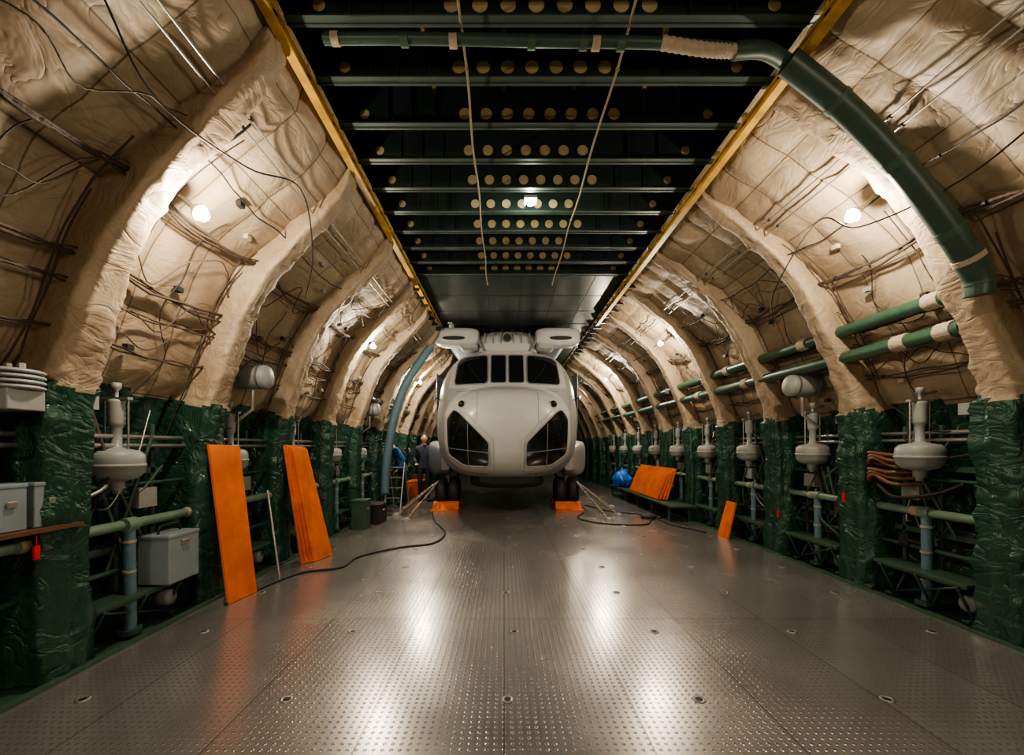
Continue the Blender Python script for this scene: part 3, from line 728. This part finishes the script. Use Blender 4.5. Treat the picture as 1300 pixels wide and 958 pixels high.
# ---------------------------------------------------------------- people
def person(name,x,d,yaw,bend,jacket,crouch=0.):
    root=bpy.data.objects.new(name,None); COL.objects.link(root)
    J={'pel':((0,0,.95),.13),'sp':((0,0,1.14),.125),'ch':((0,0,1.34),.15),'nk':((0,0,1.49),.06),'hd':((0,-.01,1.58),.055)}
    E=[('pel','sp'),('sp','ch'),('ch','nk'),('nk','hd')]
    for s,t in ((-1,'l'),(1,'r')):
        J['sh'+t]=((s*.18,0,1.42),.07); J['el'+t]=((s*.25,.03,1.14),.05); J['wr'+t]=((s*.22,-.20,1.02),.032)
        J['hp'+t]=((s*.10,0,.90),.095); J['kn'+t]=((s*.11,-.03,.5),.062); J['an'+t]=((s*.11,.02,.09),.042); J['to'+t]=((s*.13,-.16,.045),.042)
        E+=[('ch','sh'+t),('sh'+t,'el'+t),('el'+t,'wr'+t),('pel','hp'+t),('hp'+t,'kn'+t),('kn'+t,'an'+t),('an'+t,'to'+t)]
    R=Matrix.Rotation(bend,4,'X')
    def tf(p,up):
        p=Vector(p)
        if up: p=R@(p-Vector((0,0,.95)))+Vector((0,0,.95))
        return p
    ups=('sp','ch','nk','hd','shl','shr','ell','elr','wrl','wrr')
    ks=list(J); me=bpy.data.meshes.new('body'); me.from_pydata([tf(J[k][0],k in ups) for k in ks],[(ks.index(a),ks.index(b)) for a,b in E],[])
    o=bpy.data.objects.new('body',me); COL.objects.link(o)
    o.modifiers.new('s','SKIN'); ss=o.modifiers.new('ss','SUBSURF'); ss.levels=2; ss.render_levels=2
    for i,k in enumerate(ks): me.skin_vertices[0].data[i].radius=(J[k][1],J[k][1]*(.75 if k in('pel','sp','ch') else 1)); me.skin_vertices[0].data[i].use_root=(k=='pel')
    dg=bpy.context.evaluated_depsgraph_get(); m2=bpy.data.meshes.new_from_object(o.evaluated_get(dg))
    bpy.data.objects.remove(o); o=bpy.data.objects.new('body',m2); COL.objects.link(o); o.parent=root
    m2.materials.clear()
    for m in (jacket,TRS,SKIN,DARK): m2.materials.append(m)
    Ri=R.inverted()
    for p in m2.polygons:
        c=p.center; u=Ri@(c-Vector((0,0,.95)))+Vector((0,0,.95)); p.use_smooth=True
        p.material_index=3 if c.z<.1 else (2 if u.z>1.5 else (1 if c.z<.9 and u.z<.93 else 0))
    mb=MB()
    def T(p): return tf(p,True)
    hc=Vector((0,-.02,1.67))
    mb.sphere((0,0,0),(.078,.098,.118),SKIN,20,14); mb.sphere((0,-.10,-.005),(.013,.018,.022),SKIN,8,6)
    mb.sphere((0,.018,.028),(.084,.100,.108),HAIR,20,14)
    for s in (-1,1):
        mb.sphere((s*.03,-.088,.02),(.013,.01,.009),DARK,8,6); mb.sphere((s*.08,.0,0),(.01,.02,.03),SKIN,8,6)
    mb.box((0,-.092,-.05),(.04,.012,.008),BROWN)
    mb.v=[tuple(T(Vector(p)+hc)) for p in mb.v]; mb.obj('head',parent=root)
    mb=MB()
    for s in (-1,1):
        w=Vector((s*.22,-.20,1.02)); 
        mb.sphere(w+Vector((-s*.01,-.05,-.01)),(.04,.05,.018),SKIN,12,8)
        for q,ln in enumerate((.07,.08,.075,.06)):
            b=w+Vector((s*(.027-.018*q),-.09,-.01)); mb.tube([b,b+Vector((0,-ln*.5,-.008)),b+Vector((0,-ln*.8,-.03))],[.009,.008,.006],SKIN,6)
        b=w+Vector((-s*.035,-.04,-.01)); mb.tube([b,b+Vector((-s*.025,-.03,-.01)),b+Vector((-s*.03,-.055,-.015))],[.011,.009,.007],SKIN,6)
    mb.v=[tuple(T(p)) for p in mb.v]; mb.obj('hands',parent=root)
    root.location=(x,d,0); root.rotation_euler=(0,0,yaw)
person('standing_man',-2.12,11.3,math.radians(15),0,JKD)
person('leaning_man',-2.42,10.3,math.radians(-60),math.radians(28),JKB)

# ---------------------------------------------------------------- camera / world
w=bpy.data.worlds.new('w'); sc.world=w; w.use_nodes=True
w.node_tree.nodes['Background'].inputs[0].default_value=(.9,.75,.55,1); w.node_tree.nodes['Background'].inputs[1].default_value=.05
try: sc.view_settings.look='AgX - Medium High Contrast'
except Exception: pass
cam=bpy.data.cameras.new('cam'); co=bpy.data.objects.new('camera',cam); COL.objects.link(co)
co.location=(0,0,H); co.rotation_euler=(math.pi/2,0,0); cam.lens=15; cam.sensor_width=36; cam.sensor_fit='HORIZONTAL'
cam.shift_x=10/1300; cam.shift_y=88/1300; cam.clip_start=.05
sc.camera=co
